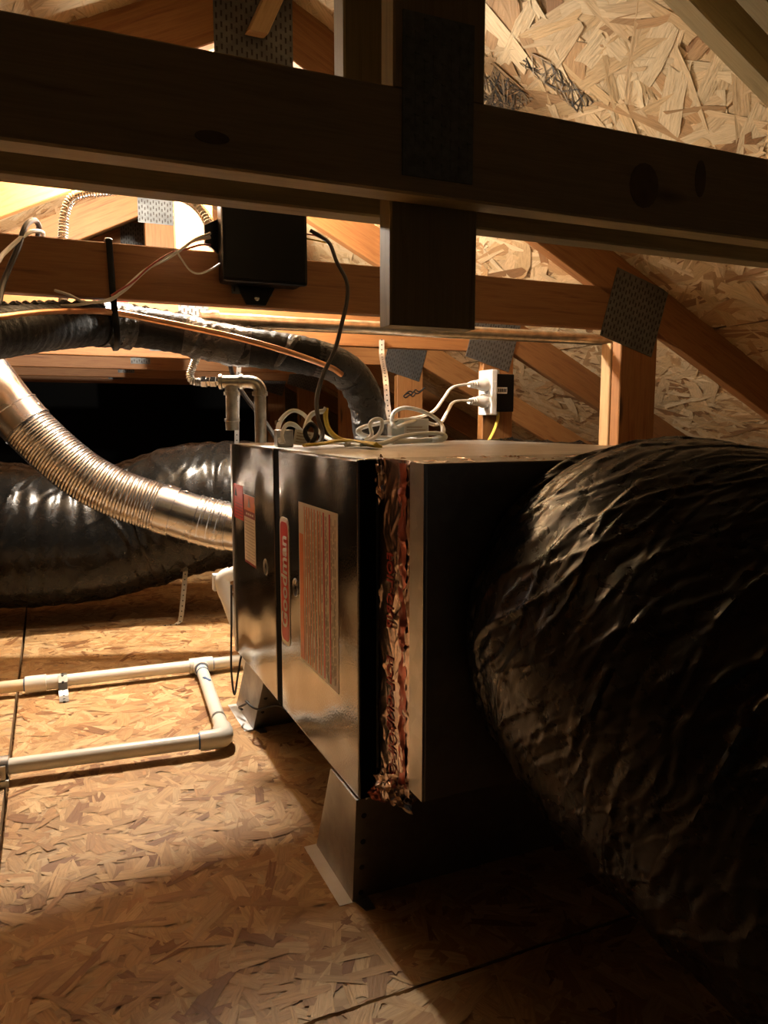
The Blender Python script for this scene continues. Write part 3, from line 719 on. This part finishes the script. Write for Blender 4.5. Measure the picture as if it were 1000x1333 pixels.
# perforated straps
def perforated(path, w, wdir, label, nm='perforated_strap', tail=None):
    P = cat_path(path, 6); P, S = resample(P, .02); wd = Vector(wdir).normalized(); m = MB(); t0 = thing(nm, tuple(P[0]), label, 'strap')
    vs = []; n = len(P)
    for i, p in enumerate(P):
        t = Vector(P[min(i + 1, n - 1)] - P[max(0, i - 1)]).normalized(); nn = t.cross(wd).normalized() * .001
        for a in (-w / 2, w / 2):
            for q in (-1, 1): vs.append(Vector(p) + wd * a + nn * q)
    fs = []
    for i in range(n - 1):
        a, b = 4 * i, 4 * i + 4
        fs += [(a, a + 2, b + 2, b), (a + 1, b + 1, b + 3, a + 3), (a, b, b + 1, a + 1), (a + 2, a + 3, b + 3, b + 2)]
    fs += [(0, 1, 3, 2), (4 * n - 4, 4 * n - 2, 4 * n - 1, 4 * n - 3)]
    m.add(vs, fs); band = m.build('band', M['galv'], t0)
    ORI[band.name] = Vector(P[0])
    h = MB()
    for i in range(n):
        p = Vector(P[i]); t = Vector(P[min(i + 1, n - 1)] - P[max(0, i - 1)]).normalized(); nn = t.cross(wd).normalized()
        h.lathe(p - nn * .0016, nn, [(0, w * .15), (.0032, w * .15)], 8)
    h.build('punched_holes', M['black'], band, kind='stuff'); return t0
perforated([(.70, 2.975, 1.10), (.69, 2.93, 1.05), (.68, 2.93, .96), (.675, 2.945, .84), (.672, 2.96, .665)], .018, (1, -.4, 0), 'perforated metal strap hanging just behind the gas fittings')
perforated([(1.30, 2.975, 1.10), (1.29, 2.95, 1.03), (1.24, 2.80, .93), (1.235, 2.76, .80), (1.25, 2.72, .66)], .022, (1, -.4, 0), 'perforated metal strap dropping behind the bundle of white cords')
perforated([(.50, 3.14, .22), (.485, 3.12, .15), (.475, 3.11, .08), (.455, 3.10, FZ + .02), (.435, 3.10, FZ + .006), (.395, 3.105, FZ + .004)], .02, (1, -.4, 0), 'perforated metal strap nailed to the floor under the black duct')

# ------------------------------------------------------------------ control box
cb = thing('control_box', (.537, 2.03, 1.117), 'black plastic control box screwed to the reddish beam', 'box')
bbox_round('body', (.432, 1.995, 1.122), (.648, 2.078, 1.35), M['plastic'], cb, .012)
bbox_round('lid', (.424, 1.978, 1.118), (.651, 1.998, 1.354), M['plastic'], cb, .009)
def ear(pts, hole):
    e = MB().extrude([(x, 2.066, z) for x, z in pts], (0, .012, 0)).build('mounting_ear', M['plastic'], cb); ORI[e.name] = ORI[cb.name]
    MB().lathe((hole[0], 2.067, hole[1]), (0, -1, 0), [(0, .007), (.003, .007), (.005, .004)], 10).build('screw', M['zinc'], e, True)
ear([(.48, 1.125), (.585, 1.125), (.558, 1.075), (.507, 1.075)], (.533, 1.092))
ear([(.436, 1.20), (.436, 1.29), (.398, 1.27), (.398, 1.225)], (.412, 1.248))
ear([(.645, 1.21), (.645, 1.29), (.675, 1.275), (.675, 1.225)], (.662, 1.25))

# ------------------------------------------------------------------ wires and cords
def cord(name, pts, r, mat, label, cat='wire', flat=None, n=8, group=None):
    o = MB().tube(cat_path(pts, 8), r, n, flat=flat).build(name, mat, None, True); return tag(o, label, cat, group)
cord('cord', [(.651, 1.957, 1.257), (.676, 1.944, 1.241), (.69, 1.913, 1.216), (.692, 1.873, 1.167), (.702, 1.828, 1.111), (.694, 1.803, 1.061), (.666, 1.773, .991), (.639, 1.744, .933), (.595, 1.71, .866), (.567, 1.672, .811), (.555, 1.627, .767), (.556, 1.601, .738), (.54, 1.572, .717), (.523, 1.556, .713), (.508, 1.553, .72), (.502, 1.559, .739), (.513, 1.556, .755), (.523, 1.55, .746), (.517, 1.539, .726), (.504, 1.543, .711)], .0052, M['cordblack'], 'black cord hanging from the control box to a loop on the furnace', 'cord')
def dup_offset(pts, d): return [(x + d[0], y + d[1], z + d[2]) for x, y, z in pts]
wa = [(.482, 1.674, .712), (.485, 1.71, .741), (.503, 1.738, .767), (.531, 1.75, .786), (.553, 1.74, .78), (.572, 1.729, .758), (.595, 1.714, .729), (.6, 1.622, .714), (.61, 1.507, .711)]
cord('cord', wa, .0058, M['cordwhite'], 'flat white cable arching highest beside the black cord on the furnace', 'cord', .6)
cord('cord', [(.482, 1.652, .712), (.479, 1.656, .733), (.495, 1.674, .753), (.517, 1.686, .753), (.535, 1.687, .737), (.536, 1.629, .716)], .0058, M['cordwhite'], 'small low arch of white cable by the dark metal block', 'cord', .6)
cord('cord', [(.53, 1.653, .712), (.541, 1.675, .75), (.56, 1.692, .776), (.577, 1.686, .783), (.588, 1.681, .785), (.593, 1.68, .792)], .006, M['cordwhite'], 'white cable end meeting the yellow cable in a pointed peak', 'cord')
cord('cord', [(.593, 1.68, .792), (.591, 1.678, .767), (.597, 1.671, .741), (.611, 1.651, .722), (.631, 1.631, .715), (.64, 1.494, .711)], .006, M['yellow'], 'yellow cable falling from the pointed peak behind the black loop', 'cord')
cord('cord', [(.492, 1.537, .711), (.535, 1.541, .714), (.579, 1.566, .719), (.625, 1.567, .716), (.619, 1.437, .711)], .011, M['yellow'], 'flat yellow cable lying on the furnace top', 'cord', .35)
OT = [(1.641, 2.875, .919), (1.549, 2.803, .902), (1.44, 2.679, .853), (1.316, 2.508, .807), (1.192, 2.339, .783), (1.009, 2.088, .769), (.872, 1.927, .762), (.773, 1.805, .754), (.704, 1.724, .747), (.674, 1.681, .737), (.715, 1.716, .723), (.826, 1.776, .717), (.857, 1.707, .713), (.878, 1.644, .717), (.884, 1.642, .728), (.853, 1.657, .732), (.771, 1.637, .726), (.688, 1.562, .713), (.621, 1.535, .711)]
OL = [(1.607, 2.826, .852), (1.527, 2.749, .84), (1.403, 2.579, .8), (1.239, 2.316, .762), (1.121, 2.146, .75), (.991, 1.985, .764), (.911, 1.909, .756), (.841, 1.829, .746), (.831, 1.835, .76), (.837, 1.835, .784), (.86, 1.827, .796), (.892, 1.812, .792), (.924, 1.796, .778), (.947, 1.783, .758), (.93, 1.733, .738), (.896, 1.691, .72), (.838, 1.661, .715), (.725, 1.601, .714)]
def power_cord(pts, plug_end, label):
    t = thing('power_cord', plug_end, label, 'power cord')
    MB().tube(cat_path([tuple(Vector(plug_end) - Vector((.10, .045, 0)))] + pts[1:], 8), .0070, 10, flat=.75).build('cable', M['cordwhite'], t, True)
    q = Vector(plug_end); a = Vector((-1, -.25, -.04)).normalized()
    pl = MB().lathe(q, a, [(0, .030), (.03, .030), (.038, .026), (.075, .016), (.11, .011)], 12).build('plug', M['cordwhite'], t, True)
    ORI[pl.name] = ORI[t.name]
    for k in range(3): MB().lathe(q + a * (.07 + .012 * k), a, [(0, .019 - .002 * k), (.005, .019 - .002 * k)], 10).build('strain_relief_ring', M['cordwhite'], pl, True)
power_cord(OT, (1.774, 2.905, .922), 'white cord plugged into the upper socket')
power_cord(OL, (1.774, 2.905, .850), 'white cord plugged into the lower socket')
cord('cord', [(.687, 1.672, .716), (.702, 1.667, .729), (.7, 1.672, .755), (.713, 1.668, .766), (.726, 1.661, .762), (.723, 1.66, .74), (.701, 1.645, .723), (.648, 1.579, .714), (.591, 1.549, .711)], .0060, M['cordwhite'], 'single upright loop of white cord in the middle of the furnace top', 'cord', .8)
cord('cord', [(1.85, 2.93, .80), (1.846, 2.925, .77), (1.825, 2.92, .72), (1.79, 2.93, .64), (1.77, 2.94, .5), (1.77, 2.95, FZ + .01)], .010, M['yellow'], 'yellow cable leaving the bottom of the outlet box', 'cord', .6)
cord('cord', [(-.22, 1.70, .86), (-.103, 1.777, .962), (-.074, 1.889, 1.066), (-.046, 1.942, 1.144), (-.027, 1.985, 1.206), (-.007, 2.046, 1.236), (.002, 2.108, 1.234), (-.002, 2.153, 1.225), (-.01, 2.16, 1.10)], .0065, M['cordblack'], 'black cord looped over the left end of the reddish beam', 'cord')
cord('cord', [(-.22, 1.80, 1.0), (-.1, 1.847, 1.081), (-.072, 1.907, 1.127), (-.041, 1.953, 1.169), (-.016, 1.99, 1.197), (.008, 2.063, 1.214), (.01, 2.12, 1.2145), (.01, 2.142, 1.20), (.0, 2.15, 1.08)], .005, M['cordwhite'], 'pale cord beside the black one over the left end of the beam', 'cord')
wb = [(.408, 2.045, 1.245), (.364, 2.02, 1.221), (.334, 2.01, 1.196), (.294, 2.01, 1.167), (.237, 2.0, 1.132), (.192, 1.995, 1.09), (.156, 1.99, 1.055), (.114, 1.985, 1.045), (.073, 1.985, 1.036), (.041, 2.0, 1.034)]
cord('wire', wb, .0035, M['wiregrey'], 'lowest grey wire trailing left from the control box along the beam', 'wire')
cord('wire', [(.407, 2.045, 1.235), (.357, 2.015, 1.214), (.318, 2.006, 1.184), (.275, 2.0, 1.16), (.229, 1.995, 1.122), (.183, 1.99, 1.076), (.139, 1.985, 1.05), (.093, 1.985, 1.044), (.061, 2.0, 1.06), (.03, 2.04, 1.075)], .0035, M['wiregrey'], 'upper grey wire trailing left from the control box to the strap', 'wire')
cord('wire', [(.406, 2.04, 1.215), (.374, 2.01, 1.206), (.337, 2.01, 1.192), (.299, 2.004, 1.178), (.246, 1.99, 1.139), (.206, 1.985, 1.10), (.153, 1.98, 1.062)], .0025, M['wirered'], 'thin reddish wire in the bundle left of the control box', 'wire')
cord('wire', [(.311, 2.0, 1.19), (.322, 1.99, 1.166), (.343, 1.985, 1.137), (.367, 1.985, 1.131), (.398, 1.99, 1.145), (.424, 2.01, 1.164)], .0025, M['wiregrey'], 'thin curled wire below the left side of the control box', 'wire')
for k, (dz, mt, lb) in enumerate(((.0, 'wirered', 'red strand joining the control box to the black cord'), (-.012, 'yellow', 'yellow strand joining the control box to the black cord'))):
    cord('wire', [(.65, 2.02, 1.262 + dz), (.669, 1.975, 1.250 + dz), (.683, 1.935, 1.231 + dz * .5), (.692, 1.913, 1.216)], .0022, M[mt], lb, 'wire')
cord('cord', [(.491, 2.31, .95), (.511, 2.32, .933), (.52, 2.32, .898), (.538, 2.315, .863), (.56, 2.30, .824), (.60, 2.26, .76), (.63, 2.2, .69), (.64, 2.1, .62), (.64, 2.03, .60)], .007, M['cordblack'], 'black cable passing behind the gas fittings', 'cord')
cord('wire', [(.452, 2.10, .30), (.45, 2.10, .2), (.445, 2.09, .12), (.442, 2.08, .05), (.447, 2.07, -.01), (.455, 2.05, .06), (.47, 2.06, .11), (.49, 2.03, .14)], .003, M['cordblack'], 'thin black wire dangling at the far lower corner of the furnace', 'wire')
cord('wire', [(.452, 2.0, -.03), (.44, 1.98, -.015), (.455, 1.94, .01), (.44, 1.90, .03), (.46, 1.86, .02), (.50, 1.80, .045), (.53, 1.74, .03)], .0028, M['cordblack'], 'thin black wire curled around the far furnace leg', 'wire')

# items on the furnace top
o = thing('transformer', (.93, 1.98, .703), 'small white box with pale blue label at the back of the furnace top', 'box')
R = Matrix.Rotation(math.radians(-14), 3, 'Z')
MB().box((-.055, -.03, 0), (.055, .03, .066), R, (.945, 1.975, .703)).build('case', M['white'], o, bevel=.004)
MB().box((-.052, -.0315, .006), (-.018, -.029, .06), R, (.945, 1.975, .703)).build('blue_label', M['paleblue'], o)
MB().box((-.014, -.0315, .012), (.05, -.029, .046), R, (.945, 1.975, .703)).build('rating_label', M['sticker'], o)
m = MB()
for k in range(4): m.box((-.01, -.0322, .016 + .008 * k), (.045 - .01 * (k % 2), -.0305, .019 + .008 * k), R, (.945, 1.975, .703))
m.build('small_print', M['ink'], o, kind='stuff')
o = thing('cable_clamp', (.495, 1.70, .703), 'dark metal block with an upright bolt at the furnace top edge', 'bracket')
bbox_round('block', (.476, 1.685, .703), (.515, 1.715, .742), M['iron'], o, .003)
MB().lathe((.492, 1.735, .703), (0, 0, 1), [(0, .004), (.05, .004), (.051, .007), (.06, .007)], 10).build('bolt', M['zinc'], o, True)
t = MB().extrude([(.487, 1.60, .712), (.525, 1.585, .706), (.535, 1.60, .736), (.497, 1.615, .744)], (.0012, .0015, 0)).build('wire_tag', M['sticker']); tag(t, 'small white printed tag tied on the cables by the block', 'tag')
m = MB()
for k in range(4):
    a = Vector((.487, 1.5985, .712)).lerp(Vector((.497, 1.6135, .744)), .2 + .2 * k); b = Vector((.525, 1.5835, .706)).lerp(Vector((.535, 1.5985, .736)), .2 + .2 * k)
    m.tube([tuple(a.lerp(b, .12)), tuple(a.lerp(b, .85))], .0012, 5)
pr = m.build('small_print', M['ink'], t, kind='stuff')

# outlet box on the lit post
ob = thing('outlet_box', (1.86, 2.94, .89), 'black electrical box with white cover on the lit post', 'electrical box')
bbox_round('box', (1.803, 2.888, .803), (1.905, 2.979, .968), M['plastic'], ob, .004)
pl = bbox_round('cover_plate', (1.776, 2.865, .788), (1.803, 2.978, .985), M['white'], ob, .004); ORI[pl.name] = ORI[ob.name]
for z in (.922, .850): MB().lathe((1.777, 2.905, z), (-1, 0, 0), [(0, .034), (.003, .034), (.004, .03)], 14).build('socket', M['white'], pl, True)
MB().box((1.815, 2.8865, .882), (1.868, 2.889, .91), ).build('sticker', M['sticker'], ob)
m = MB()
for k in range(5): m.box((1.822 + .009 * k, 2.8858, .889), (1.828 + .009 * k, 2.8870, .904))
m.build('sticker_print', M['black'], ob, kind='stuff')
for z in (.978, .797): MB().lathe((1.845, 2.93, z - .01), (0, 0, 1), [(0, .008), (.02, .008)], 8).build('cable_knockout', M['iron'], ob)

# ------------------------------------------------------------------ PVC drain on the floor
pv = thing('drain_pipe', (.2, 2.2, FZ), 'white plastic drain pipe looping across the floor', 'pipe')
r = .0185
def pipe(a, b, rr=r, mat='pvc', name='pipe'): return MB().tube([a, b], rr, 18).build(name, M[mat], pv, True)
A0 = Vector((-.62, 2.50, FZ + .034)); A1 = Vector((-.095, 2.470, FZ + .034)); TE = Vector((.418, 2.448, FZ + .034)); A3 = Vector((.60, 2.445, FZ + .034))
pipe(tuple(A0), tuple(A1), r, 'pvcold', 'stained_pipe')
pipe(tuple(A1), tuple(TE)); pipe(tuple(TE), tuple(A3))
dx = (TE - A1).normalized()
MB().lathe(A1 - dx * .008, dx, [(0, .0255), (.058, .0255), (.06, .0225), (.10, .0225)], 20).build('coupling', M['pvc'], pv, True)
MB().lathe(A1 - dx * .012, dx, [(0, .0195), (.008, .0195)], 18).build('cement_ring', M['primer'], pv)
MB().lathe(A1 + dx * .092, dx, [(0, .0200), (.004, .0200)], 18).build('cement_ring', M['primer'], pv)
MB().lathe(TE - dx * .035, dx, [(0, .0245), (.075, .0245)], 20).build('tee', M['pvc'], pv, True)
MB().lathe(TE + dx * .039, dx, [(0, .0205), (.004, .0205)], 18).build('cement_ring', M['primer'], pv)
EL = Vector((.370, 1.835, FZ + .036)); db = (EL - TE).normalized()
MB().lathe(TE, db, [(0, .0245), (.05, .0245)], 20).build('tee_outlet', M['pvc'], pv, True)
for f in (.05, .085): MB().lathe(TE + db * f, db, [(0, .0203), (.004, .0203)], 18).build('cement_ring', M['primer'], pv)
pipe(tuple(TE), tuple(EL))
MB().lathe(TE + db * .48, db, [(0, .0200), (.010, .0200)], 18).build('wire_band', M['iron'], pv)
MB().box((-.004, -.02, .017), (.004, .02, .0195), Matrix.Rotation(.3, 3, 'Z'), tuple(TE + db * .20)).build('cement_smear', M['primer'], pv)
PE = Vector((-.125, 1.878, FZ + .036)); dp = (PE - EL).normalized()
MB().tube(cat_path([EL - db * .06, EL - db * .03, EL - db * .005 + dp * .006, EL + dp * .03, EL + dp * .062], 6), .0245, 20).build('elbow', M['pvc'], pv, True)
MB().lathe(EL + dp * .062, dp, [(0, .0204), (.004, .0204)], 18).build('cement_ring', M['primer'], pv)
pipe(tuple(EL), tuple(PE + dp * .25))
# strap on the upper run, clamp at the left end
s = perforated([(-.002, 2.520, FZ + .003), (0, 2.498, FZ + .012), (.001, 2.478, FZ + .050), (.0015, 2.460, FZ + .056), (.002, 2.440, FZ + .046), (.002, 2.425, FZ + .012), (.003, 2.39, FZ + .003), (.003, 2.36, FZ + .003)], .026, (1, 0, 0), 'short perforated strap over the far white pipe', 'pipe_strap')
ck = thing('pipe_clamp', (-.13, 1.86, FZ), 'grey rubber and steel clamp at the left end of the near white pipe', 'clamp')
MB().lathe(PE - dp * .004, dp, [(0, .020), (.001, .0255), (.035, .0255), (.036, .020)], 20).build('rubber_band', M['galvdull'], ck, True)
MB().box((-.16, 1.842, FZ), (-.122, 1.878, FZ + .018)).build('foot', M['galv'], ck, bevel=.002)
MB().lathe((-.145, 1.845, FZ + .03), (0, -1, 0), [(0, .009), (.01, .009), (.012, .006)], 6).build('clamp_bolt', M['zinc'], ck)
MB().box((-.158, 1.846, FZ + .01), (-.128, 1.853, FZ + .05)).build('bracket', M['iron'], ck)
# condensate trap behind the far corner
tp = thing('condensate_trap', (.5, 2.15, .2), 'white plastic elbow and pipe at the far end of the furnace', 'pipe')
MB().tube(cat_path([(.58, 2.028, .335), (.575, 2.12, .335), (.55, 2.18, .33), (.49, 2.20, .318), (.455, 2.208, .300)], 6), .018, 16).build('inlet_pipe', M['pvc'], tp, True)
MB().tube(cat_path([(.475, 2.206, .312), (.452, 2.21, .300), (.451, 2.205, .275), (.458, 2.20, .25)], 6), .0215, 18).build('elbow', M['pvc'], tp, True)
MB().tube([(.455, 2.20, .252), (.50, 2.165, .10), (.53, 2.14, FZ)], .0185, 16).build('pipe', M['pvc'], tp, True)
MB().box((.425, 2.215, .26), (.45, 2.245, .31)).build('switch_block', M['white'], tp, bevel=.003)
